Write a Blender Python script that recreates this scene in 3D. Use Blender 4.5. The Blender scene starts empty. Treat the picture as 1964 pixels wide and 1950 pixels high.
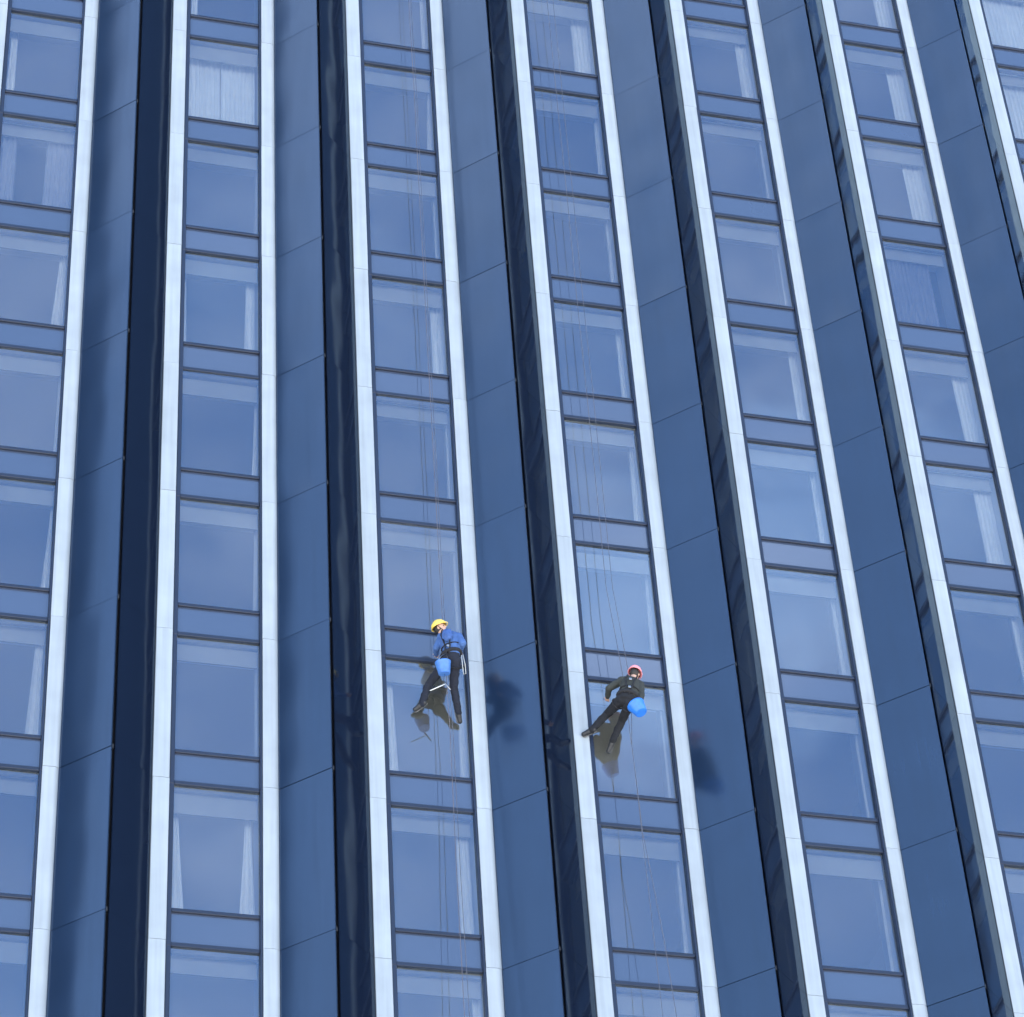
import bpy, bmesh, math, random
from mathutils import Vector, Matrix
R = math.radians
random.seed(7)
scene = bpy.context.scene
col = scene.collection

# ---------------------------------------------------------------- camera
S = 0.9                                   # metres per calibration unit
EYE = 1.65
Z0 = EYE + 51.469 * S                     # height of the reference sill above the ground
def W(x, y, z):                           # facade units -> metres
    return Vector((x * S, y * S, z * S + Z0))
yaw, pit, rol = R(16.3963), R(41.2869), R(-4.2038)
fw = Vector((math.sin(yaw) * math.cos(pit), math.cos(yaw) * math.cos(pit), math.sin(pit)))
rt = Vector((math.cos(yaw), -math.sin(yaw), 0)); up = rt.cross(fw)
r2 = rt * math.cos(rol) + up * math.sin(rol); u2 = -rt * math.sin(rol) + up * math.cos(rol)
cam = bpy.data.cameras.new('camera'); cam_ob = bpy.data.objects.new('camera', cam); col.objects.link(cam_ob)
m = Matrix.Identity(4)
for k in range(3):
    m[k][0], m[k][1], m[k][2] = r2[k], u2[k], -fw[k]
loc = W(-2.45692, -44.86724, -51.46907)
m[0][3], m[1][3], m[2][3] = loc
cam_ob.matrix_world = m
cam.sensor_width = 36; cam.lens = 36 * 5908.8 / 1964; cam.clip_end = 6000
scene.camera = cam_ob

# ---------------------------------------------------------------- sky and sun (the sun stands behind the tower: this face is in open shade)
SUN_EL, SUN_AZ = R(74), R(-30)             # azimuth measured from +Y (behind the facade) towards +X
world = bpy.data.worlds.new('World'); scene.world = world; world.use_nodes = True
nt = world.node_tree; N = nt.nodes; L = nt.links
bg = N['Background']
sky = N.new('ShaderNodeTexSky'); sky.sky_type = 'NISHITA'; sky.sun_disc = False
sky.sun_elevation = SUN_EL; sky.sun_rotation = SUN_AZ; sky.air_density = 1.0; sky.dust_density = 0.1; sky.ozone_density = 3.5
tc = N.new('ShaderNodeTexCoord')
sep = N.new('ShaderNodeSeparateXYZ'); L.new(tc.outputs['Generated'], sep.inputs[0])
zc = N.new('ShaderNodeMath'); zc.operation = 'MAXIMUM'; zc.inputs[1].default_value = 0.0; L.new(sep.outputs['Z'], zc.inputs[0])
za = N.new('ShaderNodeMath'); za.operation = 'ADD'; za.inputs[1].default_value = 0.25; L.new(zc.outputs[0], za.inputs[0])
dv = N.new('ShaderNodeVectorMath'); dv.operation = 'DIVIDE'; L.new(tc.outputs['Generated'], dv.inputs[0])
cx = N.new('ShaderNodeCombineXYZ')
for k in range(3): L.new(za.outputs[0], cx.inputs[k])
L.new(cx.outputs[0], dv.inputs[1])
nz = N.new('ShaderNodeTexNoise'); nz.inputs['Scale'].default_value = 3.0; nz.inputs['Detail'].default_value = 2.5; nz.inputs['Roughness'].default_value = 0.42
L.new(dv.outputs[0], nz.inputs['Vector'])
mr = N.new('ShaderNodeMapRange'); mr.interpolation_type = 'SMOOTHSTEP'
mr.inputs['From Min'].default_value = 0.50; mr.inputs['From Max'].default_value = 0.78; mr.inputs['To Max'].default_value = 0.5
L.new(nz.outputs['Fac'], mr.inputs['Value'])
mx = N.new('ShaderNodeMix'); mx.data_type = 'RGBA'
L.new(mr.outputs['Result'], mx.inputs['Factor']); L.new(sky.outputs['Color'], mx.inputs[6]); mx.inputs[7].default_value = (5.0, 6.0, 7.8, 1)
L.new(mx.outputs[2], bg.inputs['Color']); bg.inputs['Strength'].default_value = 0.13
sl = bpy.data.lights.new('sun', 'SUN'); sl.energy = 5.0; sl.angle = R(0.53); sl.color = (1, 0.95, 0.88)
so = bpy.data.objects.new('sun', sl); col.objects.link(so)
sd = Vector((math.sin(SUN_AZ) * math.cos(SUN_EL), math.cos(SUN_AZ) * math.cos(SUN_EL), math.sin(SUN_EL)))
so.rotation_euler = (-sd).to_track_quat('-Z', 'Y').to_euler(); so.location = (0, 0, 150)
scene.view_settings.view_transform = 'Standard'; scene.view_settings.look = 'None'
scene.view_settings.gamma = 1; scene.view_settings.use_curve_mapping = False
scene.view_settings.exposure = 2.0
scene.cycles.max_bounces = 7; scene.cycles.transparent_max_bounces = 16

# ---------------------------------------------------------------- materials
def mat(name, base, rough=0.5, metal=0.0, ior=1.5, var=0.0, vscale=3.0, bump=0.0, bscale=40.0, coat=0.0, streak=0.0, spec=(1, 1, 1)):
    m = bpy.data.materials.new(name); m.use_nodes = True
    n = m.node_tree.nodes; l = m.node_tree.links; b = n['Principled BSDF']
    b.inputs['Base Color'].default_value = (*base, 1); b.inputs['Roughness'].default_value = rough
    b.inputs['Metallic'].default_value = metal; b.inputs['IOR'].default_value = ior
    b.inputs['Coat Weight'].default_value = coat
    b.inputs['Specular Tint'].default_value = (*spec, 1)
    if var or bump:
        t = n.new('ShaderNodeTexCoord')
    if var:
        oi = n.new('ShaderNodeObjectInfo')
        ad = n.new('ShaderNodeVectorMath'); ad.operation = 'MULTIPLY_ADD'
        cb = n.new('ShaderNodeCombineXYZ')
        for k in range(3): l.new(oi.outputs['Random'], cb.inputs[k])
        l.new(cb.outputs[0], ad.inputs[0]); ad.inputs[1].default_value = (37, 53, 29); l.new(t.outputs['Object'], ad.inputs[2])
        z = n.new('ShaderNodeTexNoise'); z.inputs['Scale'].default_value = vscale; z.inputs['Detail'].default_value = 5
        l.new(ad.outputs[0], z.inputs['Vector'])
        r = n.new('ShaderNodeMapRange'); r.inputs['To Min'].default_value = 1 - var; r.inputs['To Max'].default_value = 1 + var
        r.inputs['From Min'].default_value = 0.25; r.inputs['From Max'].default_value = 0.75
        l.new(z.outputs['Fac'], r.inputs['Value'])
        # a little tone difference from piece to piece
        p = n.new('ShaderNodeMath'); p.operation = 'MULTIPLY_ADD'; l.new(oi.outputs['Random'], p.inputs[0]); p.inputs[1].default_value = var * 0.8; p.inputs[2].default_value = 1 - var * 0.4
        q = n.new('ShaderNodeMath'); q.operation = 'MULTIPLY'; l.new(p.outputs[0], q.inputs[0]); l.new(r.outputs['Result'], q.inputs[1])
        if streak:
            mp = n.new('ShaderNodeMapping'); mp.inputs['Scale'].default_value = (9, 9, .35); l.new(ad.outputs[0], mp.inputs['Vector'])
            sz = n.new('ShaderNodeTexNoise'); sz.inputs['Scale'].default_value = 1.5; sz.inputs['Detail'].default_value = 6; l.new(mp.outputs[0], sz.inputs['Vector'])
            sr = n.new('ShaderNodeMapRange'); sr.inputs['From Min'].default_value = .35; sr.inputs['From Max'].default_value = .75; sr.inputs['To Min'].default_value = 1; sr.inputs['To Max'].default_value = 1 - streak; l.new(sz.outputs['Fac'], sr.inputs['Value'])
            q2 = n.new('ShaderNodeMath'); q2.operation = 'MULTIPLY'; l.new(q.outputs[0], q2.inputs[0]); l.new(sr.outputs['Result'], q2.inputs[1]); q = q2
            rr_ = n.new('ShaderNodeMapRange'); rr_.inputs['To Min'].default_value = rough*.8; rr_.inputs['To Max'].default_value = rough*1.35; l.new(sz.outputs['Fac'], rr_.inputs['Value']); l.new(rr_.outputs['Result'], b.inputs['Roughness'])
        h = n.new('ShaderNodeHueSaturation'); h.inputs['Color'].default_value = (*base, 1); l.new(q.outputs[0], h.inputs['Value'])
        l.new(h.outputs[0], b.inputs['Base Color'])
    if bump:
        z2 = n.new('ShaderNodeTexNoise'); z2.inputs['Scale'].default_value = bscale; z2.inputs['Detail'].default_value = 4
        l.new(t.outputs['Object'], z2.inputs['Vector'])
        bp = n.new('ShaderNodeBump'); bp.inputs['Strength'].default_value = bump; bp.inputs['Distance'].default_value = 0.01
        l.new(z2.outputs['Fac'], bp.inputs['Height']); l.new(bp.outputs[0], b.inputs['Normal'])
    return m

def glass_mat(name, tint, refl, ior, rough=0.0):
    m = bpy.data.materials.new(name); m.use_nodes = True
    n = m.node_tree.nodes; l = m.node_tree.links; n.remove(n['Principled BSDF'])
    out = n['Material Output']
    f = n.new('ShaderNodeFresnel'); f.inputs['IOR'].default_value = ior
    t = n.new('ShaderNodeBsdfTransparent'); t.inputs['Color'].default_value = (*tint, 1)
    g = n.new('ShaderNodeBsdfGlossy'); g.inputs['Color'].default_value = (*refl, 1); g.inputs['Roughness'].default_value = rough
    # panes are never quite flat: a long, faint ripple differing from pane to pane
    tcn = n.new('ShaderNodeTexCoord'); oi = n.new('ShaderNodeObjectInfo')
    ad = n.new('ShaderNodeVectorMath'); ad.operation = 'MULTIPLY_ADD'; cb = n.new('ShaderNodeCombineXYZ')
    for k in range(3): l.new(oi.outputs['Random'], cb.inputs[k])
    l.new(cb.outputs[0], ad.inputs[0]); ad.inputs[1].default_value = (41, 17, 23); l.new(tcn.outputs['Object'], ad.inputs[2])
    z = n.new('ShaderNodeTexNoise'); z.inputs['Scale'].default_value = 0.9; z.inputs['Detail'].default_value = 1
    l.new(ad.outputs[0], z.inputs['Vector'])
    bp = n.new('ShaderNodeBump'); bp.inputs['Strength'].default_value = 0.5; bp.inputs['Distance'].default_value = 0.018
    l.new(z.outputs['Fac'], bp.inputs['Height']); l.new(bp.outputs[0], g.inputs['Normal'])
    film = n.new('ShaderNodeBsdfDiffuse'); film.inputs['Color'].default_value = (0.62, 0.60, 0.50, 1)
    fm = n.new('ShaderNodeMixShader'); l.new(t.outputs[0], fm.inputs[1]); l.new(film.outputs[0], fm.inputs[2])
    dz = n.new('ShaderNodeTexNoise'); dz.inputs['Scale'].default_value = .6; dz.inputs['Detail'].default_value = 2; l.new(ad.outputs[0], dz.inputs['Vector'])
    dr = n.new('ShaderNodeMapRange'); dr.inputs['From Min'].default_value = .3; dr.inputs['From Max'].default_value = .7; dr.inputs['To Min'].default_value = .6; dr.inputs['To Max'].default_value = 1.4
    l.new(dz.outputs['Fac'], dr.inputs['Value']); 
    dm = n.new('ShaderNodeMapRange'); dm.inputs['To Min'].default_value = .04; dm.inputs['To Max'].default_value = .10; l.new(oi.outputs['Random'], dm.inputs['Value'])
    dp = n.new('ShaderNodeMath'); dp.operation = 'MULTIPLY'; l.new(dr.outputs['Result'], dp.inputs[0]); l.new(dm.outputs['Result'], dp.inputs[1]); l.new(dp.outputs[0], fm.inputs[0])
    t = fm
    mixn = n.new('ShaderNodeMixShader'); l.new(f.outputs[0], mixn.inputs[0]); l.new(t.outputs[0], mixn.inputs[1]); l.new(g.outputs[0], mixn.inputs[2])
    l.new(mixn.outputs[0], out.inputs['Surface'])
    return m

M = {}
M['white'] = mat('white_cladding', (0.325, 0.362, 0.395), 0.45, var=0.08, streak=0.16, vscale=2.0, bump=0.04, bscale=25)
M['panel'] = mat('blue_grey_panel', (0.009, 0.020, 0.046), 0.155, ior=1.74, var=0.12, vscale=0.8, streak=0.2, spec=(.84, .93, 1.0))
def satin(name, base, fac, rough, tint):
    m = bpy.data.materials.new(name); m.use_nodes = True
    n = m.node_tree.nodes; l = m.node_tree.links; n.remove(n['Principled BSDF'])
    d = n.new('ShaderNodeBsdfDiffuse'); d.inputs['Color'].default_value = (*base, 1)
    g = n.new('ShaderNodeBsdfGlossy'); g.inputs['Color'].default_value = (*tint, 1); g.inputs['Roughness'].default_value = rough
    x = n.new('ShaderNodeMixShader')
    lw = n.new('ShaderNodeLayerWeight'); lw.inputs['Blend'].default_value = .5
    pw = n.new('ShaderNodeMath'); pw.operation = 'POWER'; pw.inputs[1].default_value = 5; l.new(lw.outputs['Facing'], pw.inputs[0])
    ma = n.new('ShaderNodeMath'); ma.operation = 'MULTIPLY_ADD'; ma.inputs[1].default_value = .75; ma.inputs[2].default_value = fac; l.new(pw.outputs[0], ma.inputs[0]); l.new(ma.outputs[0], x.inputs[0])
    l.new(d.outputs[0], x.inputs[1]); l.new(g.outputs[0], x.inputs[2]); l.new(x.outputs[0], n['Material Output'].inputs['Surface'])
    t = n.new('ShaderNodeTexCoord'); z = n.new('ShaderNodeTexNoise'); z.inputs['Scale'].default_value = .8; z.inputs['Detail'].default_value = 5; l.new(t.outputs['Object'], z.inputs['Vector'])
    r = n.new('ShaderNodeMapRange'); r.inputs['To Min'].default_value = rough*.6; r.inputs['To Max'].default_value = rough*1.5; l.new(z.outputs['Fac'], r.inputs['Value']); l.new(r.outputs['Result'], g.inputs['Roughness'])
    return m
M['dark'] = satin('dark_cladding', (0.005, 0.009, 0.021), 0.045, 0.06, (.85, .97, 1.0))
M['slot'] = mat('slot_black', (0.008, 0.009, 0.012), 0.6)
M['frame'] = mat('frame_dark', (0.012, 0.019, 0.040), 0.4, var=0.1)
M['glass'] = glass_mat('vision_glass', (0.98, 0.985, 0.95), (0.52, 0.74, 1.0), 2.75)
M['spandrel'] = mat('spandrel_glass', (0.036, 0.054, 0.098), 0.02, ior=2.15, var=0.06, vscale=0.7)
M['reveal'] = mat('reveal_white', (0.92, 0.92, 0.89), 0.7)
M['room'] = mat('room_walls', (0.74, 0.71, 0.64), 0.8)
M['pelmet'] = mat('pelmet_grey', (0.13, 0.14, 0.15), 0.6)
M['light_band_board'] = mat('light_band_pale', (0.40, 0.40, 0.38), 0.8, var=0.12, vscale=1.2)  # pale tone standing in for daylight on the bay ceiling
M['curtain'] = mat('curtain_white', (0.90, 0.90, 0.89), 0.9, var=0.05)
M['curtain_grey'] = mat('curtain_grey', (0.22, 0.23, 0.30), 0.9, var=0.08)
M['sheer'] = mat('curtain_sheer', (0.42, 0.43, 0.50), 0.9, var=0.08)
M['core'] = mat('core_concrete', (0.25, 0.25, 0.26), 0.8)
M['clip'] = mat('clip_metal', (0.012, 0.014, 0.02), 0.8)
M['bounce_pale'] = mat('bounce_ground', (0.53, 0.52, 0.49), 0.9, var=0.12, vscale=0.3)  # unseen ground, kept this pale to bounce light up into the bays

# ---------------------------------------------------------------- helpers
def link(name, me, m=None, parent=None, loc=None):
    o = bpy.data.objects.new(name, me)
    col.objects.link(o)
    if m is not None and me is not None and not me.materials: me.materials.append(m)
    if parent is not None: o.parent = parent
    if loc is not None: o.location = loc
    return o
def tag(o, label=None, cat=None, group=None, kind=None):
    if label: o['label'] = label
    if cat: o['category'] = cat
    if group: o['group'] = group
    if kind: o['kind'] = kind
    return o
def from_bm(name, bm, smooth=False):
    bmesh.ops.recalc_face_normals(bm, faces=bm.faces)
    me = bpy.data.meshes.new(name); bm.to_mesh(me); bm.free()
    if smooth:
        for p in me.polygons: p.use_smooth = True
    return me
def bm_box(bm, x0, x1, y0, y1, z0, z1):
    v = [bm.verts.new(c) for c in ((x0,y0,z0),(x1,y0,z0),(x1,y1,z0),(x0,y1,z0),(x0,y0,z1),(x1,y0,z1),(x1,y1,z1),(x0,y1,z1))]
    for f in ((0,1,2,3),(4,7,6,5),(0,4,5,1),(1,5,6,2),(2,6,7,3),(3,7,4,0)): bm.faces.new([v[i] for i in f])
def bm_prism(bm, prof, z0, z1):
    a = [bm.verts.new((x, y, z0)) for x, y in prof]; b = [bm.verts.new((x, y, z1)) for x, y in prof]
    n = len(prof)
    for i in range(n): bm.faces.new((a[i], a[(i+1) % n], b[(i+1) % n], b[i]))
    bm.faces.new(a[::-1]); bm.faces.new(b)
def bevel(bm, w):
    bmesh.ops.bevel(bm, geom=list(bm.edges), offset=w, segments=1, affect='EDGES')
def box_mesh(name, x0, x1, y0, y1, z0, z1, bev=0):
    bm = bmesh.new(); bm_box(bm, x0*S, x1*S, y0*S, y1*S, z0*S, z1*S)
    if bev: bevel(bm, bev)
    return from_bm(name, bm)
def prism_mesh(name, prof, z0, z1, smooth=False):
    bm = bmesh.new(); bm_prism(bm, [(x*S, y*S) for x, y in prof], z0*S, z1*S)
    return from_bm(name, bm, smooth)
def tube(bm, pts, rad, n=8):
    pts = [Vector(p) for p in pts]; rings = []
    rr = rad if isinstance(rad, (list, tuple)) else [rad] * len(pts)
    ref = None
    for i, p in enumerate(pts):
        t = (pts[min(i+1, len(pts)-1)] - pts[max(i-1, 0)]).normalized()
        if ref is None: ref = t.orthogonal().normalized()
        ref = (ref - t * ref.dot(t)).normalized(); b = t.cross(ref)
        rings.append([bm.verts.new(p + (ref * math.cos(2*math.pi*k/n) + b * math.sin(2*math.pi*k/n)) * rr[i]) for k in range(n)])
    for a, b in zip(rings, rings[1:]):
        for k in range(n): bm.faces.new((a[k], a[(k+1) % n], b[(k+1) % n], b[k]))
    bm.faces.new(rings[0][::-1]); bm.faces.new(rings[-1])
def tube_obj(name, pts, rad, m, parent=None, n=8):
    bm = bmesh.new(); tube(bm, pts, rad, n); return link(name, from_bm(name, bm, True), m, parent)

# ---------------------------------------------------------------- ground
bm = bmesh.new(); g = 3000
bm.faces.new([bm.verts.new(c) for c in ((-g,-g,0),(g,-g,0),(g,g,0),(-g,g,0))])
tag(link('ground', from_bm('ground', bm), M['bounce_pale']), 'unseen ground in front of the tower, made pale to bounce light', None, None, 'structure')

# ---------------------------------------------------------------- tower
F = 3.47295; SP = 0.71332; PITCH = 4.0; GW = 1.57
COLS = range(-1, 8)
def rows(c):                                # storeys in view for a column, with a margin above and below
    lo = -2 - int(0.45 * max(c, 0)) - 1
    hi = 8 - int(0.55 * max(c, 0)) + 1
    return range(lo - 1, hi + 1)
tower = bpy.data.objects.new('office_tower', None); col.objects.link(tower); tower.location = (0, 0, 0)
tag(tower, 'tall tower with dark blue-grey fins, white pilasters and columns of windows', 'building')
LO = min(min(rows(c)) for c in COLS); HI = max(max(rows(c)) for c in COLS)

# body of the tower behind the rooms, and the plain storeys above and below
zt = (-LO + 1) * F * S + Z0; zb = -(HI + 1) * F * S + Z0
def plain(name, x0, x1, y0, y1, z0, z1, m):
    bm = bmesh.new(); bm_box(bm, x0*S, x1*S, y0*S, y1*S, z0, z1); return link(name, from_bm(name, bm), m, tower)
X0, X1 = -5.5, 31.8
plain('core_wall', X0, X1, 5.0, 22.0, 0.0, 70.0, M['core'])
plain('upper_storeys', X0, X1, 0.1, 4.99, zt + 2, 70.0, M['frame'])
plain('lower_storeys', X0, X1, 0.1, 4.99, 0.0, zb - 2, M['frame'])
plain('side_wall', X0, X0 + 0.3, 0.1, 4.99, zb - 1.99, zt + 1.99, M['core'])
plain('side_wall', X1 - 0.3, X1, 0.1, 4.99, zb - 1.99, zt + 1.99, M['core'])

# --- meshes shared by all storeys (local origin: column's left glass edge, on the sill line)
VIS_H = F - SP                              # sill line to the head line above
me_pane = None
def pane_mesh(z0, z1):
    bm = bmesh.new(); bm.faces.new([bm.verts.new((x*S, 0.0, z*S)) for x, z in ((-.005, z0), (GW+.005, z0), (GW+.005, z1), (-.005, z1))])
    return from_bm('pane', bm)
def sheet_mesh(z0, z1, t):
    bm = bmesh.new(); bm_box(bm, -.005*S, (GW+.005)*S, 0, t, z0*S, z1*S); return from_bm('pane', bm)
ME = {}
ME['vision'] = pane_mesh(0.02, VIS_H - 0.02)
ME['spandrel'] = sheet_mesh(-SP + 0.02, -0.02, 0.02)
ME['sill'] = box_mesh('sill', 0.001, GW - 0.001, -0.055, 0.05, -0.036, 0.036, 0.006)
ME['head'] = box_mesh('head', 0.001, GW - 0.001, -0.055, 0.05, -SP - 0.042, -SP + 0.038, 0.006)
ME['mull_l'] = box_mesh('mull', -0.085, 0.0, -0.075, 0.06, -SP - 0.045, F - SP - 0.046, 0.006)
ME['mull_r'] = box_mesh('mull', GW, GW + 0.045, -0.10, 0.06, -SP - 0.045, F - SP - 0.046, 0.006)
LIGHT_BANDS = [box_mesh('light_band_board', 0.012, GW - 0.012, 0.135 + q, 0.165 + q, VIS_H - h, VIS_H - 0.056) for h, q in ((.50, 0), (.46, .03), (.55, 0), (.42, .08), (.52, .05))]  # added boards that imitate the lit ceiling band at each pane's top
ME['dark_strip'] = box_mesh('dark_strip', -0.4195, -0.4055, -0.129, 0.06, -SP - 0.045, F - SP - 0.046)  # added strip: hides the white pilaster side from the return panel's reflection
ME['pelmet'] = box_mesh('pelmet', 0.01, GW - 0.01, 0.03, 0.12, VIS_H - 0.13, VIS_H - 0.045)
def niche():                                # white window bay and the room behind it, as one liner
    bm = bmesh.new(); D0, D1, D2 = 0.10, 0.76, 4.6
    t = VIS_H - 0.05
    bm_box(bm, -0.03*S, (GW+.03)*S, D0*S, D1*S, t*S, (t+.06)*S)           # bay ceiling
    bm_box(bm, -0.16*S, -0.03*S, D0*S, D1*S, -0.25*S, (t+.06)*S)
    bm_box(bm, (GW+.03)*S, (GW+.16)*S, D0*S, D1*S, -0.25*S, (t+.06)*S)
    bm_box(bm, -0.03*S, (GW+.03)*S, D0*S, D1*S, -0.25*S, -0.06*S)
    return from_bm('niche', bm)
def room():
    bm = bmesh.new(); x0, x1, y0, y1, z0, z1 = -1.0, 2.55, 0.77, 4.6, -0.3, VIS_H - 0.044
    P = [(x0,y0,z0),(x1,y0,z0),(x1,y1,z0),(x0,y1,z0),(x0,y0,z1),(x1,y0,z1),(x1,y1,z1),(x0,y1,z1)]
    v = [bm.verts.new((a*S, b*S, c*S)) for a, b, c in P]
    for f in ((0,1,2,3),(4,7,6,5),(1,5,6,2),(2,6,7,3),(3,7,4,0)): bm.faces.new([v[i] for i in f])
    # front wall of the room around the bay
    t = VIS_H - 0.05
    for a, b, c, d in ((x0, -.03, z0, z1), (GW+.03, x1, z0, z1), (-.03, GW+.03, z0, -.07)):
        bm.faces.new([bm.verts.new((X*S, y0*S, Z*S)) for X, Z in ((a, c), (b, c), (b, d), (a, d))])
    return from_bm('room', bm)
ME['niche'] = niche(); ME['room'] = room()
for k, mm in (('vision','glass'),('spandrel','spandrel'),('sill','frame'),('head','frame'),('mull_l','frame'),('mull_r','frame'),('pelmet','pelmet'),('dark_strip','slot'),('niche','reveal'),('room','room')):
    ME[k].materials.append(M[mm])
for q in LIGHT_BANDS: q.materials.append(M['light_band_board'])

JT = -0.69                                  # joints of the cladding, just under each sill
def cyl_profile():
    # right-hand pilaster: flat front that rolls over into a bullnose edge
    cxp, cyp, rr = 1.935 - .12, -.130 + .12, .12
    prof = [(GW+.046, .06), (GW+.046, -.125), (cxp - .04, -.129)]
    for k in range(0, 10): 
        a = R(90 - k * 10); prof.append((cxp + rr*math.cos(a), cyp - rr*math.sin(a)))
    prof += [(1.935, .06)]
    return prof
G = 0.008
ME['pil_l'] = prism_mesh('pil', [(-.405,.06),(-.405,-.125),(-.395,-.135),(-.105,-.135),(-.095,-.125),(-.095,.06)], JT + G/2, JT + F - G/2)
ME['pil_r'] = prism_mesh('pil', cyl_profile(), JT + G/2, JT + F - G/2)
for p in ME['pil_r'].polygons: p.use_smooth = abs(p.normal.z) < 0.5
try: ME['pil_r'].set_sharp_from_angle(angle=R(40))
except Exception: pass
for k in ('pil_l', 'pil_r'): ME[k].materials.append(M['white'])

# fins: a wedge with a wide panel facing left, a black slot along its nose and a dark return facing right
BASE = (1.905, -.080); TIP = (2.735, -.905); NOSE = (2.822, -.855); BACK = (3.576, -.133)
def warped(p, q, thick, z0, z1, seed, amp, nx=8, nz=20):
    rnd = random.Random(seed); bm = bmesh.new()
    d = Vector((q[0]-p[0], q[1]-p[1])); ln = d.length; d /= ln; nrm = Vector((d.y, -d.x))
    if nrm.y > 0: nrm = -nrm
    ph = [rnd.uniform(0, 6.28) for _ in range(6)]; a = [rnd.uniform(-1, 1) for _ in range(5)]
    grid = []
    for j in range(nz + 1):
        v = j / nz; row = []
        for i in range(nx + 1):
            u = i / nx
            e = (math.sin(math.pi*v)) ** 0.5 if 0 < v < 1 else 0
            off = amp * (e * (a[0]*math.sin(math.pi*u) + .5*a[1]*math.sin(2*math.pi*u+ph[0])*math.sin(math.pi*u)
                  + .45*a[2]*math.sin(2*math.pi*v+ph[1])*math.sin(math.pi*u) + .3*a[3]*math.sin(4*math.pi*v+ph[2])*(.3+.7*math.sin(math.pi*u))))
            x = p[0] + d.x*ln*u + nrm.x*off; y = p[1] + d.y*ln*u + nrm.y*off
            row.append(bm.verts.new((x*S, y*S, (z0+(z1-z0)*v)*S)))
        grid.append(row)
    for j in range(nz):
        for i in range(nx): 
            f = bm.faces.new((grid[j][i], grid[j][i+1], grid[j+1][i+1], grid[j+1][i])); f.smooth = True
    rim = [grid[0][i] for i in range(nx+1)] + [grid[j][nx] for j in range(1, nz+1)] + [grid[nz][i] for i in range(nx-1, -1, -1)] + [grid[j][0] for j in range(nz-1, 0, -1)]
    rim2 = [bm.verts.new(v.co) for v in rim]
    back = [bm.verts.new((v.co.x - nrm.x*thick*S, v.co.y - nrm.y*thick*S, v.co.z)) for v in rim]
    n = len(rim)
    for k in range(n): bm.faces.new((rim2[k], back[k], back[(k+1) % n], rim2[(k+1) % n]))
    me = bpy.data.meshes.new('sheet'); bm.to_mesh(me); bm.free()
    return me
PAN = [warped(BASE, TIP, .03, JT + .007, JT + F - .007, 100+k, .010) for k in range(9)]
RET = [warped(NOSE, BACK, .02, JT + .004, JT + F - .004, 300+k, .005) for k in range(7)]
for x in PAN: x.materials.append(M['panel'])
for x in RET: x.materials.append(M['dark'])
bm = bmesh.new()                            # backing carcass of the fin, seen only as black slots and joints
bm_prism(bm, [(x*S, y*S) for x, y in ((1.97,-.09),(2.725,-.80),(2.785,-.765),(3.585,-.08),(3.585,.06),(1.97,.06))], JT*S, (JT+F)*S)
ME['carcass'] = from_bm('carcass', bm); ME['carcass'].materials.append(M['slot'])
ME['clip'] = box_mesh('clip', 2.752, 2.788, -.868, -.80, JT - .01, JT + .08, .004); ME['clip'].materials.append(M['clip'])

windows = {}
for c in COLS:
    rs = rows(c)
    pl = bpy.data.objects.new('pilaster', None); col.objects.link(pl); pl.parent = tower; pl.location = W(c*PITCH, 0, 0)
    pr = bpy.data.objects.new('pilaster', None); col.objects.link(pr); pr.parent = tower; pr.location = W(c*PITCH, 0, 0)
    fin = bpy.data.objects.new('fin', None); col.objects.link(fin); fin.parent = tower; fin.location = W(c*PITCH, 0, 0)
    rnd = random.Random(c * 91 + 5)
    for i in rs:
        z = -i * F * S
        w = link('window', ME['niche'], None, tower, W(c*PITCH, 0, -i*F)); windows[c, i] = w
        link('room', ME['room'], None, w)
        p = link('pane', ME['vision'], None, w); p.rotation_euler = (R(rnd.gauss(0, .16)), 0, R(rnd.gauss(0, .22)))
        p = link('spandrel_pane', ME['spandrel'], None, w); p.rotation_euler = (R(rnd.gauss(0, .15)), 0, R(rnd.gauss(0, .15)))
        link('sill_bar', ME['sill'], None, w); link('head_bar', ME['head'], None, w)
        link('mullion', ME['mull_l'], None, w); link('mullion', ME['mull_r'], None, w)
        link('pelmet', ME['pelmet'], None, w); link('light_band_board', LIGHT_BANDS[rnd.randrange(5)], None, w); link('added_dark_strip', ME['dark_strip'], None, w)
        link('cladding_panel', ME['pil_l'], None, pl, (rnd.gauss(0,.0015), rnd.gauss(0,.0015), z))
        link('cladding_panel', ME['pil_r'], None, pr, (rnd.gauss(0,.0015), rnd.gauss(0,.0015), z))
        o = link('panel', PAN[rnd.randrange(len(PAN))], None, fin, (0, 0, z)); o.rotation_euler = (0, 0, R(rnd.gauss(0, .07)))
        link('return_panel', RET[rnd.randrange(len(RET))], None, fin, (0, 0, z))
        link('carcass', ME['carcass'], None, fin, (0, 0, z))
        link('clip', ME['clip'], None, fin, (0, 0, z))

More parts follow.
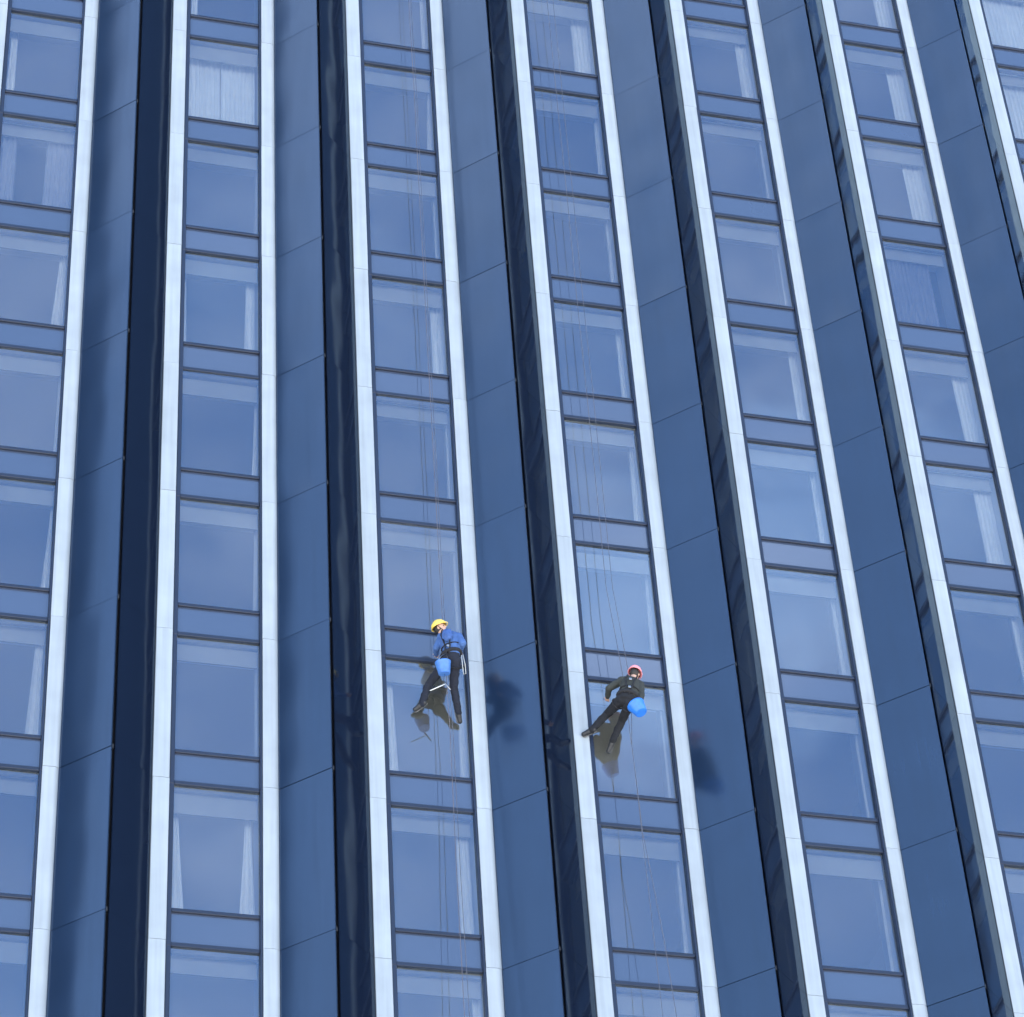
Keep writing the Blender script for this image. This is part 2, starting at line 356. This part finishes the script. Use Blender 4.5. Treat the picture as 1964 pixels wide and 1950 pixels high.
# ---------------------------------------------------------------- curtains, hanging in the window bays
def curtain(c, i, t0, t1, b0, b1, kind, label, depth=0.36):
    mfac = (4*c + 0.8 + 2.457) / 44.87                       # sight line across the bay: moves an edge seen through the glass to its place at that depth
    sh = mfac * depth
    lim = lambda u: min(max(u*GW + sh, 0.0), GW + 0.02)
    T0, T1, B0, B1 = lim(t0), lim(t1), lim(b0), lim(b1)
    if max(T1 - T0, B1 - B0) < 0.03: return
    rnd = random.Random(c*37 + i*11); nx = max(10, int(70*max(T1-T0, B1-B0))); nz = 14
    folds = max(2.0, 9.0*max(T1-T0, B1-B0)); ph = rnd.uniform(0, 6)
    bm = bmesh.new(); g = []
    z1, z0 = VIS_H - 0.06, -0.05
    for j in range(nz + 1):
        v = j / nz; row = []
        e = (1 - v) ** 1.3
        for k in range(nx + 1):
            u = k / nx
            x = (T0 + (T1-T0)*u)*(1-e) + (B0 + (B1-B0)*u)*e
            f = math.sin(2*math.pi*folds*u + ph + .5*math.sin(7*u+ph)) + .4*math.sin(2*math.pi*folds*2.3*u + 1.7*ph + v)
            row.append(bm.verts.new((x*S, (depth + .028*f*(.6+.4*e))*S, (z0 + (z1-z0)*v)*S)))
        g.append(row)
    for j in range(nz):
        for k in range(nx): bm.faces.new((g[j][k], g[j][k+1], g[j+1][k+1], g[j+1][k]))
    o = link('curtain', from_bm('curtain', bm, True), M[kind], None, W(c*PITCH, 0, -i*F))
    md = o.modifiers.new('cloth', 'SOLIDIFY'); md.thickness = 0.003
    tag(o, label, 'curtain', 'curtains in the tower windows')
def where(c, i):
    who, n = ('yellow', 2 - c) if c <= 2 else ('red', c - 3)
    cnt = ['no', 'one', 'two', 'three', 'four', 'five', 'six', 'seven', 'eight']
    a = '' if n == 0 else (' %s column%s beyond' % (cnt[n], '' if n == 1 else 's'))
    k = 5 - i
    b = 'level with' if k == 0 else ('%s storey%s %s' % (cnt[abs(k)], '' if abs(k) == 1 else 's', 'above' if k > 0 else 'below'))
    if n == 0: return 'behind the %s helmet' % who if k == 0 else '%s the %s helmet' % (b, who)
    return '%s%s the %s helmet' % (b + ' and' if k else 'level with and', a, who)
NARROW = 'narrow white curtain'
WIDE = 'part-drawn white curtain'
for c, i, a, b, d, e, kind, lab in (
    (0, 0, .03, .12, 0, .12, 'curtain', NARROW), (0, 1, .02, .22, .02, .22, 'sheer', 'bunched sheer grey curtain'), (0, 1, .63, 1, .60, 1, 'sheer', 'wide sheer grey curtain'),
    (0, 2, .90, .98, .80, .98, 'curtain', NARROW), (0, 4, .97, 1, .88, 1, 'curtain', NARROW), (0, 5, .88, .97, .80, .97, 'curtain', NARROW),
    (1, -1, .02, .10, 0, .10, 'curtain', NARROW), (1, 0, -.1, .44, -.1, .45, 'curtain', 'closed white curtain half'), (1, 0, .455, .95, .46, .95, 'curtain', 'closed white curtain half'),
    (1, 2, -.05, .02, -.05, .05, 'curtain', NARROW), (1, 2, .83, .95, .80, .95, 'curtain', NARROW), (1, 3, .95, .99, .90, .99, 'curtain', NARROW), (1, 4, .94, .98, .92, .98, 'curtain', NARROW),
    (1, 6, -.02, .05, -.04, .15, 'curtain', 'flared white curtain'), (1, 6, .84, .90, .76, .96, 'curtain', 'flared white curtain'),
    (2, 0, .93, 1, .87, 1, 'curtain', NARROW), (2, 2, .80, .97, .79, .97, 'curtain', WIDE), (2, 5, -.1, .08, -.1, .13, 'curtain', NARROW), (2, 5, .88, 1, .87, 1, 'curtain', NARROW),
    (2, 6, .77, .93, .77, .95, 'curtain', WIDE), (2, 7, .86, 1, .85, 1, 'curtain', NARROW),
    (3, -1, .68, .97, .67, .97, 'curtain', WIDE), (3, 2, .86, .95, .85, .95, 'curtain', NARROW), (3, 3, .87, .96, .83, .96, 'curtain', NARROW),
    (4, -1, .74, 1, .74, 1, 'curtain', WIDE), (4, 2, .80, .96, .79, .96, 'curtain', WIDE), (4, 3, .84, .97, .83, .97, 'curtain', NARROW),
    (5, -2, .66, 1, .66, 1, 'curtain', WIDE), (5, -1, .62, 1, .62, 1, 'curtain', WIDE), (5, 0, .56, 1, .57, 1, 'curtain', WIDE),
    (5, 1, -.2, .66, -.2, .66, 'curtain_grey', 'dark grey pleated curtain'),
    (5, 2, .66, 1, .68, 1, 'curtain', WIDE), (5, 3, .64, 1, .63, 1, 'curtain', WIDE),
    (2, -1, .89, .98, .89, .98, 'curtain', NARROW), (2, 1, .92, .98, .91, .98, 'curtain', NARROW), (2, 3, .92, .98, .90, .98, 'curtain', NARROW), (2, 4, .93, .98, .91, .98, 'curtain', NARROW),
    (3, 0, .88, .96, .86, .96, 'curtain', NARROW), (3, 1, .89, .96, .87, .96, 'curtain', NARROW), (3, 4, .90, .97, .86, .97, 'curtain', NARROW), (3, 5, .90, .96, .89, .96, 'curtain', NARROW), (3, 6, .90, .97, .88, .97, 'curtain', NARROW),
    (4, 0, .88, .97, .87, .97, 'curtain', NARROW), (4, 1, .89, .97, .88, .97, 'curtain', NARROW), (4, 4, .85, .97, .84, .97, 'curtain', NARROW), (4, 5, .88, .97, .87, .97, 'curtain', NARROW), (4, 6, .88, .97, .86, .97, 'curtain', NARROW),
    (5, 4, .80, .98, .80, .98, 'curtain', NARROW), (5, 5, .84, .98, .83, .98, 'curtain', NARROW), (1, 5, .95, .99, .95, .99, 'curtain', NARROW), (1, 1, .96, 1, .95, 1, 'curtain', NARROW), (0, 3, .97, 1, .95, 1, 'curtain', NARROW),
    (6, -2, -.3, 1, -.3, 1, 'curtain', 'full width white curtain'), (6, -1, -.3, 1, -.3, 1, 'curtain', 'full width white curtain')):
    edge = ('red-helmet-side ' if b > .5 else 'far-side ') if (c, i) in ((0, 1), (1, 0), (1, 2), (1, 6), (2, 5)) else ''
    if (c, i) in windows: curtain(c, i, a, b, d, e, kind, edge + lab + ' ' + where(c, i))

# ---------------------------------------------------------------- rope-access workers
from mathutils import noise
def mm_(name, base, rough=.8, **k): M[name] = mat(name, base, rough, **k)
mm_('denim', (0.0055, 0.008, 0.018), .9, var=.3, vscale=9); mm_('pack_blue', (0.03, 0.075, 0.22), .8, var=.25, vscale=12); mm_('bucket_pale', (0.05, 0.15, 0.42), .4, var=.2, vscale=14)
mm_('skin', (0.50, 0.30, 0.22), .55); mm_('hair', (0.015, 0.012, 0.01), .6)
mm_('blue_cloth', (0.045, 0.105, 0.27), .85, var=.2, vscale=9); mm_('navy', (0.012, 0.018, 0.045), .8)
mm_('black_cloth', (0.006, 0.007, 0.011), .9, var=.3, vscale=9); mm_('charcoal', (0.030, 0.033, 0.029), .9, var=.25, vscale=9)
mm_('shoe', (0.02, 0.02, 0.022), .5); mm_('sole', (0.12, 0.12, 0.12), .8); mm_('yellow', (0.80, 0.56, 0.10), .28); mm_('red', (0.75, 0.27, 0.29), .35, var=.15, vscale=20)
mm_('webbing', (0.007, 0.007, 0.010), .8); mm_('pale_webbing', (0.42, 0.42, 0.40), .8); mm_('bucket_blue', (0.02, 0.15, 0.56), .35, var=.2, vscale=14); mm_('steel', (.35, .36, .38), .4, metal=1.0)
mm_('rope_pale', (0.105, 0.095, 0.11), .8); mm_('rope_grey', (0.08, 0.085, 0.11), .8); mm_('glove', (0.45, 0.42, 0.42), .8); mm_('rubber', (0.02, 0.02, 0.02), .6); mm_('white_plastic', (.55, .56, .54), .5)

def capsule(bm, a, b, ra, rb, n=14):
    a, b = Vector(a), Vector(b); d = b - a; ln = max(d.length, 1e-4); d /= ln
    pts, rr = [], []
    for k in range(5):
        t = R(90 - 90*k/5 - 4); pts.append(a - d*ra*math.sin(t)); rr.append(ra*math.cos(t))
    for k in range(5): pts.append(a + d*ln*k/4); rr.append(ra + (rb-ra)*k/4)
    for k in range(1, 6):
        t = R(90*k/5 - 4); pts.append(b + d*rb*math.sin(t)); rr.append(rb*math.cos(t))
    tube(bm, pts, rr, n)
def etube(bm, pts, radii, axis, n=20):       # elliptical loft: radii = (along axis, across), closed ends
    pts = [Vector(p) for p in pts]; rings = []
    for i, p in enumerate(pts):
        t = (pts[min(i+1, len(pts)-1)] - pts[max(i-1, 0)]).normalized()
        a = (Vector(axis) - t*Vector(axis).dot(t)).normalized(); b = t.cross(a)
        rings.append([bm.verts.new(p + a*radii[i][0]*math.cos(2*math.pi*k/n) + b*radii[i][1]*math.sin(2*math.pi*k/n)) for k in range(n)])
    for r0, r1 in zip(rings, rings[1:]):
        for k in range(n): bm.faces.new((r0[k], r0[(k+1) % n], r1[(k+1) % n], r1[k]))
    bm.faces.new(rings[0][::-1]); bm.faces.new(rings[-1])
def ball(bm, c, r, frame=None, scale=(1, 1, 1)):
    res = bmesh.ops.create_uvsphere(bm, u_segments=20, v_segments=14, radius=r)
    mt = Matrix.Diagonal((*scale, 1))
    if frame is not None: mt = frame.to_4x4() @ mt
    mt = Matrix.Translation(Vector(c)) @ mt
    bmesh.ops.transform(bm, matrix=mt, verts=res['verts'])
def fused(name, bm, voxel, m, parent, wrinkle=0.0, wscale=14.0, smooth=6):
    bmesh.ops.recalc_face_normals(bm, faces=bm.faces)
    me = bpy.data.meshes.new(name); bm.to_mesh(me); bm.free()
    tmp = bpy.data.objects.new('tmp', me); col.objects.link(tmp)
    rm = tmp.modifiers.new('r', 'REMESH'); rm.mode = 'VOXEL'; rm.voxel_size = voxel
    sm = tmp.modifiers.new('s', 'SMOOTH'); sm.iterations = smooth; sm.factor = .5
    dg = bpy.context.evaluated_depsgraph_get(); dg.update()
    out = bpy.data.meshes.new_from_object(tmp.evaluated_get(dg))
    bpy.data.objects.remove(tmp); bpy.data.meshes.remove(me)
    if wrinkle:
        nr = [v.normal.copy() for v in out.vertices]
        for v, n in zip(out.vertices, nr):
            q = noise.noise(v.co*wscale) + .5*noise.noise(v.co*wscale*2.3 + Vector((9, 2, 5)))
            v.co += n*wrinkle*q
    for p in out.polygons: p.use_smooth = True
    out.materials.clear(); out.name = name
    return link(name, out, m, parent)

def worker(Jd, label, look, head_up, jacket_mat, helmet_mat, front, blue):
    J = {k: Vector((x, y, z + Z0)) for k, (x, y, z) in Jd.items()}
    low = min(J.values(), key=lambda v: v.z)
    side = (J['shR'] - J['shL']).normalized()
    root = bpy.data.objects.new('person', None); col.objects.link(root); tag(root, label, 'person', 'rope access workers')
    front = Vector(front).normalized()
    # head frame
    fz = Vector(head_up).normalized(); fy = Vector(look); fy = (fy - fz*fy.dot(fz)).normalized(); fx = fy.cross(fz)
    HF = Matrix((fx, fy, fz)).transposed(); hd = J['head']
    def hp(x, y, z): return hd + fx*x + fy*y + fz*z
    # --- body: one continuous figure, head to feet, with fingers
    bm = bmesh.new()
    ball(bm, hp(0, -.01, .02), .100, HF, (.78, .98, 1.10)); ball(bm, hp(0, .035, -.055), .062, HF, (.85, .95, 1.05))
    capsule(bm, hp(0, .085, .0), hp(0, .106, -.028), .010, .015); 
    ball(bm, hp(.078, -.005, -.015), .026, HF, (.4, .8, 1.2)); ball(bm, hp(-.078, -.005, -.015), .026, HF, (.4, .8, 1.2))
    capsule(bm, hp(-.03, .083, .02), hp(.03, .083, .02), .010, .010); capsule(bm, hp(-.02, .078, -.068), hp(.02, .078, -.068), .008, .008)
    capsule(bm, J['neck'] - (J['neck']-J['waist']).normalized()*.03, hp(0, -.02, -.06), .056, .052)
    etube(bm, [J['pelvis'], J['waist'], J['chest'], J['neck']*.8+J['chest']*.2], [(.14, .09), (.125, .085), (.15, .10), (.10, .07)], side)
    hands = []
    for sfx in 'LR':
        sh, el, ha = J['sh'+sfx], J['el'+sfx], J['ha'+sfx]; d = (ha-el).normalized(); wr = ha - d*.04
        capsule(bm, J['neck']*.4 + sh*.6, sh, .055, .055); capsule(bm, sh, el, .050, .038); capsule(bm, el, wr, .038, .027)
        nrm = side.cross(d).normalized(); lat = d.cross(nrm).normalized()*(1 if sfx == 'L' else -1)
        ball(bm, wr + d*.045, .048, Matrix((lat, d, nrm)).transposed(), (.85, 1.0, .34))
        for f, (o, l) in enumerate(((-.030, .070), (-.010, .080), (.010, .075), (.029, .060))):
            k0 = wr + d*.080 + lat*o; k1 = k0 + (d*.8 + nrm*.6)*l*.5; k2 = k1 + (d*.25 + nrm)*l*.33; k3 = k2 + (nrm*.9 - d*.4)*l*.25
            capsule(bm, k0, k1, .0095, .009, 8); capsule(bm, k1, k2, .009, .0085, 8); capsule(bm, k2, k3, .0085, .008, 8)
        t0 = wr + d*.025 - lat*.034; t1 = t0 + (d*.6 - lat*.55 + nrm*.4)*.045; t2 = t1 + (d*.8 + nrm*.6)*.03
        capsule(bm, t0, t1, .012, .010, 8); capsule(bm, t1, t2, .010, .009, 8)
        hands.append((wr, d, nrm))
        hi, kn, an, to = J['hip'+sfx], J['kn'+sfx], J['an'+sfx], J['to'+sfx]
        capsule(bm, J['pelvis']*.5 + hi*.5, hi, .085, .082); capsule(bm, hi, kn, .080, .052); capsule(bm, kn, kn*.55+an*.45, .050, .052); capsule(bm, kn*.55+an*.45, an, .052, .036)
        capsule(bm, an, to*.75+an*.25, .036, .030)
    fused('body', bm, .0075, M['skin'], root, smooth=3)
    # --- face details and hair
    for s in (-1, 1):
        bm = bmesh.new(); ball(bm, hp(s*.030, .083, .0), .010, HF); link('eye', from_bm('eye', bm, True), M['hair'], root)
    bm = bmesh.new(); ball(bm, hp(0, -.024, .008), .101, HF, (.80, .95, 1.02)); bm2 = bm
    bmesh.ops.bisect_plane(bm2, geom=bm2.verts[:]+bm2.edges[:]+bm2.faces[:], plane_co=hp(0, .035, 0), plane_no=fy, clear_outer=True)
    link('hair', from_bm('hair', bm2, True), M['hair'], root)
    # --- helmet with brim, strap and vents
    bm = bmesh.new(); ball(bm, hp(0, -.008, .045), .132, HF, (.90, 1.06, .92))
    bmesh.ops.bisect_plane(bm, geom=bm.verts[:]+bm.edges[:]+bm.faces[:], plane_co=hp(0, 0, .030), plane_no=fz, clear_inner=True)
    hm = link('helmet', from_bm('helmet', bm, True), helmet_mat, root); md = hm.modifiers.new('shell', 'SOLIDIFY'); md.thickness = .006
    bm = bmesh.new(); pts = []
    for k in range(25):
        a = 2*math.pi*k/24; f = max(0, math.sin(a))
        pts.append(hp(.120*math.cos(a), -.008 + .141*math.sin(a) + .028*f**3, .031 - .006*f))
    tube(bm, pts, .0075, 6); link('brim', from_bm('brim', bm, True), helmet_mat, hm)
    for s in (-1, 0, 1):
        bm = bmesh.new(); tube(bm, [hp(s*.045, -.008 + .115*math.cos(R(t))*(1 if s == 0 else .92), .047 + .121*math.sin(R(t))*(1 if s == 0 else .90)) for t in range(25, 160, 15)], .006, 6)
        link('ridge', from_bm('ridge', bm, True), helmet_mat, hm)
    bm = bmesh.new(); tube(bm, [hp(-.083, .0, .03), hp(-.078, .03, -.05), hp(-.035, .06, -.108), hp(.035, .06, -.108), hp(.078, .03, -.05), hp(.083, 0, .03)], .006, 6)
    link('chin_strap', from_bm('strap', bm, True), M['webbing'], hm)
    # --- jacket
    bm = bmesh.new()
    hem = J['pelvis']*.7 + J['waist']*.3
    etube(bm, [hem, J['waist'], J['waist']*.5+J['chest']*.5, J['chest'], J['neck']*.65+J['chest']*.35, J['neck']*.98+J['chest']*.02], [(.165, .120), (.158, .118), (.170, .125), (.178, .128), (.15, .105), (.070, .066)], side)
    for sfx in 'LR':
        sh, el, ha = J['sh'+sfx], J['el'+sfx], J['ha'+sfx]; d = (ha-el).normalized(); wr = ha - d*.05
        capsule(bm, J['neck']*.45 + J['chest']*.1 + sh*.45, sh, .080, .078); capsule(bm, sh, el, .074, .060); capsule(bm, el, wr, .060, .046)
    capsule(bm, J['neck'] + side*-.03, J['neck'] + side*.03, .065, .065)
    fused('jacket', bm, .010, jacket_mat, root, .010, 13, 5)
    # --- trousers
    bm = bmesh.new()
    etube(bm, [J['pelvis']*1.35 - J['waist']*.35, J['pelvis'], J['waist']*.6+J['pelvis']*.4], [(.13, .105), (.165, .125), (.150, .112)], side)
    for sfx in 'LR':
        hi, kn, an = J['hip'+sfx], J['kn'+sfx], J['an'+sfx]
        capsule(bm, J['pelvis']*.4 + hi*.6, hi, .105, .104); capsule(bm, hi, kn, .100, .072); capsule(bm, kn, kn*.6+an*.4, .071, .068); capsule(bm, kn*.6+an*.4, an, .068, .058)
    fused('trousers', bm, .010, M['denim' if blue else 'black_cloth'], root, .011, 11, 5)
    # --- shoes
    for sfx in 'LR':
        an, to = J['an'+sfx], J['to'+sfx]; d = (to-an).normalized(); hl = an - d*.035
        dn = Vector((0, 1, -.25)); dn = (dn - d*dn.dot(d)).normalized()
        bm = bmesh.new(); capsule(bm, hl + dn*.01, an + d*.07 + dn*.01, .050, .050); capsule(bm, an + d*.05 + dn*.014, to + dn*.008, .049, .040); capsule(bm, an - (an-J['kn'+sfx]).normalized()*.05, an, .050, .052)
        sh = fused('shoe', bm, .009, M['shoe'], root)
        lat = d.cross(dn)
        bm = bmesh.new(); etube(bm, [hl - d*.04 + dn*.048, hl + dn*.052, an + d*.06 + dn*.050, to + dn*.046, to + d*.035 + dn*.040], [(.030, .010), (.044, .012), (.046, .012), (.048, .012), (.028, .010)], lat)
        link('sole', from_bm('sole', bm, True), M['sole'], sh)
    # --- harness: belt, shoulder and leg loops, buckles
    hb = bpy.data.objects.new('harness', None); col.objects.link(hb); hb.parent = root
    up_ = (J['neck'] - J['pelvis']).normalized(); fr = side.cross(up_).normalized()
    if fr.dot(front) < 0: fr = -fr
    def loop(c, ax, a, b, rad, name='strap', m='webbing', t0=0, t1=360):
        ax = ax.normalized(); u = (side - ax*side.dot(ax)).normalized(); v = ax.cross(u)
        bm = bmesh.new(); tube(bm, [c + u*a*math.cos(R(t)) + v*b*math.sin(R(t)) for t in range(t0, t1+1, 15)], rad, 6); link(name, from_bm(name, bm, True), M[m], hb)
    loop(J['waist']*.45 + J['pelvis']*.55, up_, .168, .128, .036, 'belt')
    loop(J['waist']*.75 + J['chest']*.25, up_, .172, .132, .010, 'belt')
    for sfx in 'LR':
        hi, kn = J['hip'+sfx], J['kn'+sfx]
        loop(hi*.72 + kn*.28, kn-hi, .104, .104, .013, 'leg_loop')
        sh = J['sh'+sfx]; q = J['neck']*.5 + sh*.5
        pts = [J['pelvis'] - fr*.132 + (sh-J['chest']).dot(side)*side*.25, J['waist'] - fr*.137 + (sh-J['chest']).dot(side)*side*.3, J['chest'] - fr*.145 + (sh-J['chest']).dot(side)*side*.5,
               q - fr*.08 + up_*.055, q + up_*.085, q + fr*.085 + up_*.04, J['chest'] + fr*.145 + (sh-J['chest']).dot(side)*side*.45, J['waist'] + fr*.137 + (sh-J['chest']).dot(side)*side*.3]
        tube_obj('shoulder_strap', pts, .012, M['webbing'], hb, 6)
    bm = bmesh.new(); bm_box(bm, -.025, .025, -.012, .012, -.02, .02); bevel(bm, .005)
    o = link('buckle', from_bm('buckle', bm), M['steel'], hb, J['chest'] - fr*.152)
    o = link('buckle', o.data, None, hb, J['waist'] - fr*.142)
    return root, J, hands, fr, up_, side

w1 = dict(pelvis=(8.208, -0.620, -13.529), neck=(8.169, -0.560, -12.963), head=(8.076, -0.511, -12.802), waist=(8.226, -0.630, -13.366), chest=(8.211, -0.600, -13.118), shL=(8.112, -0.470, -12.939), shR=(8.355, -0.660, -13.066), hipL=(8.141, -0.570, -13.562), hipR=(8.273, -0.660, -13.600), elL=(8.005, -0.467, -13.210), haL=(8.052, -0.231, -13.186), elR=(8.391, -0.793, -13.313), haR=(8.380, -0.553, -13.332), knL=(7.885, -0.256, -13.869), anL=(7.782, -0.170, -14.219), toL=(7.670, -0.090, -14.291), knR=(8.298, -0.369, -13.966), anR=(8.405, -0.190, -14.343), toR=(8.455, -0.090, -14.457))
w2 = dict(pelvis=(11.220, -0.800, -14.166), neck=(11.386, -0.690, -13.637), head=(11.467, -0.644, -13.470), waist=(11.284, -0.780, -14.012), chest=(11.330, -0.730, -13.807), shL=(11.222, -0.640, -13.638), shR=(11.511, -0.730, -13.765), hipL=(11.146, -0.740, -14.139), hipR=(11.275, -0.800, -14.234), elL=(10.985, -0.609, -13.806), haL=(11.020, -0.364, -13.847), elR=(11.488, -0.815, -14.031), haR=(11.439, -0.842, -14.245), knL=(10.997, -0.347, -14.166), anL=(10.723, -0.250, -14.471), toL=(10.596, -0.170, -14.507), knR=(11.235, -0.388, -14.316), anR=(11.097, -0.210, -14.626), toR=(11.041, -0.090, -14.765))
A = worker(w1, 'person in bright blue jacket and yellow helmet hanging on ropes at the glass', (.80, -.55, -.28), (-.34, -.05, .93), M['blue_cloth'], M['yellow'], (.6, .8, 0), True)
B = worker(w2, 'person in charcoal jacket and red helmet hanging on ropes at the glass', (.45, .85, -.25), (.25, .10, .95), M['charcoal'], M['red'], (0, 1, 0), False)

# navy tool pack on the first worker's back
rootA, JA, hA, frA, upA, sdA = A
bm = bmesh.new(); etube(bm, [JA['chest'] - frA*.16 - upA*.13 + sdA*.03, JA['chest'] - frA*.175 - upA*.05 + sdA*.03, JA['chest'] - frA*.165 + upA*.06 + sdA*.03, JA['neck'] - frA*.12 + sdA*.04 + upA*.0], [(.06, .035), (.095, .06), (.09, .055), (.04, .03)], sdA)
tag(fused('tool_pack', bm, .009, M['pack_blue'], None, .010, 16, 4), 'small blue tool pack on the back of the blue jacket', 'bag')

# buckets
def bucket(label, top, bot, r0, r1, hook, m='bucket_blue', group='wash buckets'):
    root = bpy.data.objects.new('bucket', None); col.objects.link(root); tag(root, label, 'bucket', group)
    ax = (bot-top); h = ax.length; ax.normalize(); u = ax.orthogonal().normalized(); v = ax.cross(u); n = 24
    bm = bmesh.new(); prof = [(r0-.006, 0.02), (r0-.004, 0), (r0+.006, 0), (r0+.006, .022), (r0, .026), (r1, h), (r1-.015, h+.003), (0.001, h-.006)]
    rings = [[bm.verts.new(top + ax*z + (u*math.cos(2*math.pi*k/n) + v*math.sin(2*math.pi*k/n))*r) for k in range(n)] for r, z in prof]
    inner = [[bm.verts.new(top + ax*z + (u*math.cos(2*math.pi*k/n) + v*math.sin(2*math.pi*k/n))*r) for k in range(n)] for r, z in ((r1-.01, h-.02), (0.001, h-.02))]
    seq = [inner[1], inner[0]] + rings
    for a, b in zip(seq, seq[1:]):
        for k in range(n): bm.faces.new((a[k], a[(k+1) % n], b[(k+1) % n], b[k]))
    link('pail', from_bm('pail', bm, True), M[m], root)
    e0, e1 = top + u*(r0+.004), top - u*(r0+.004); mid = hook
    tube_obj('handle', [e0, e0*.6+mid*.4 + u*.02, mid, e1*.6+mid*.4 - u*.02, e1], .005, M['steel'], root, 6)
    tube_obj('lanyard', [mid, mid*.5 + hook*.5 + Vector((0, 0, .02)), hook + Vector((0, .04, .06))], .006, M['webbing'], root, 6)
    return root
V = lambda x, y, z: Vector((x, y, z + Z0))
bucket('blue bucket hung between the thighs of the worker in the yellow helmet', V(8.018, -.80, -13.78), V(8.045, -.76, -14.0), .132, .100, JA['hipL'] + Vector((-.03, -.16, .06)), 'bucket_pale')
JB = B[1]
bucket('bright blue bucket on the hip of the worker in the red helmet', V(11.352, -.85, -14.30), V(11.425, -.90, -14.50), .150, .105, JB['haR'] + Vector((0.0, -.03, -.02)))

# squeegee below the first worker's bucket
sq = bpy.data.objects.new('squeegee', None); col.objects.link(sq); tag(sq, 'white handled window squeegee hanging below the blue bucket', 'squeegee')
a, b = V(7.79, -.72, -14.364), V(8.069, -.72, -14.181); d = (b-a).normalized()
tube_obj('handle', [a, a*.5+b*.5, b], [.008, .010, .008], M['white_plastic'], sq)
pd = d.cross(Vector((0, -1, 0))).normalized()
tube_obj('bar', [b - pd*.06, b + pd*.14], .009, M['steel'], sq); tube_obj('blade', [b + d*.014 - pd*.06, b + d*.014 + pd*.14], .006, M['rubber'], sq)
tube_obj('cord', [a*.3+b*.7, a*.15 + b*.7 + V(8.03, -.74, -14.0)*.15, V(8.05, -.76, -14.0)], .003, M['rubber'], sq, 5)
# pale rope loop at the first worker's hip
tag(tube_obj('rope_loop', [JA['hipR'] + Vector((.13, -.05, .10)), JA['hipR'] + Vector((.16, -.04, -.10)), JA['hipR'] + Vector((.17, -.02, -.28)), JA['hipR'] + Vector((.13, -.02, -.30)), JA['hipR'] + Vector((.11, -.05, -.12)), JA['hipR'] + Vector((.10, -.06, .08))], .007, M['pale_webbing']), 'pale rope loop at the hip of the worker in the yellow helmet', 'rope')

# ---------------------------------------------------------------- ropes from the roof
def rope(label, pts, m, rad=.0055):
    P = []
    for a, b in zip(pts, pts[1:]):
        n = max(2, int((b-a).length / 2.5))
        for k in range(n): P.append(a + (b-a)*k/n + Vector((.008*math.sin(3*k + a.x), .01*math.sin(2*k), 0)) * (1 if 0 < k else 0))
    P.append(pts[-1]); tag(tube_obj('rope', P, rad, m, None, 6), label, 'rope', 'ropes from the roof')
TOP = 21.6
rope('pale rope running in front of the worker in the yellow helmet', [V(8.10, -.42, TOP), V(8.136, -.45, -11.3), V(8.16, -.47, -13.45), V(8.16, -.50, -14.98), V(8.095, -.72, -20.7), V(8.05, -.9, -27)], M['rope_pale'])
rope('thin grey safety rope of the worker in the yellow helmet', [V(8.17, -.36, TOP), V(8.19, -.40, -11.3), V(8.20, -.45, -13.2), V(8.22, -.46, -15.0), V(8.20, -.62, -20.7), V(8.2, -.8, -27)], M['rope_grey'], .005)
rope('grey main rope of the worker in the red helmet', [V(11.10, -.45, TOP), V(11.152, -.50, -11.44), V(11.30, -.58, -13.9), V(11.286, -.60, -14.6), V(11.314, -.66, -16.84), V(11.47, -.74, -19.06), V(11.7, -.9, -25)], M['rope_grey'])
rope('thin grey safety rope of the worker in the red helmet', [V(11.27, -.38, TOP), V(11.296, -.42, -11.35), V(11.40, -.56, -13.6), V(11.30, -.60, -15.0), V(11.30, -.66, -16.9), V(11.303, -.72, -19.1), V(11.3, -.9, -25)], M['rope_grey'], .005)
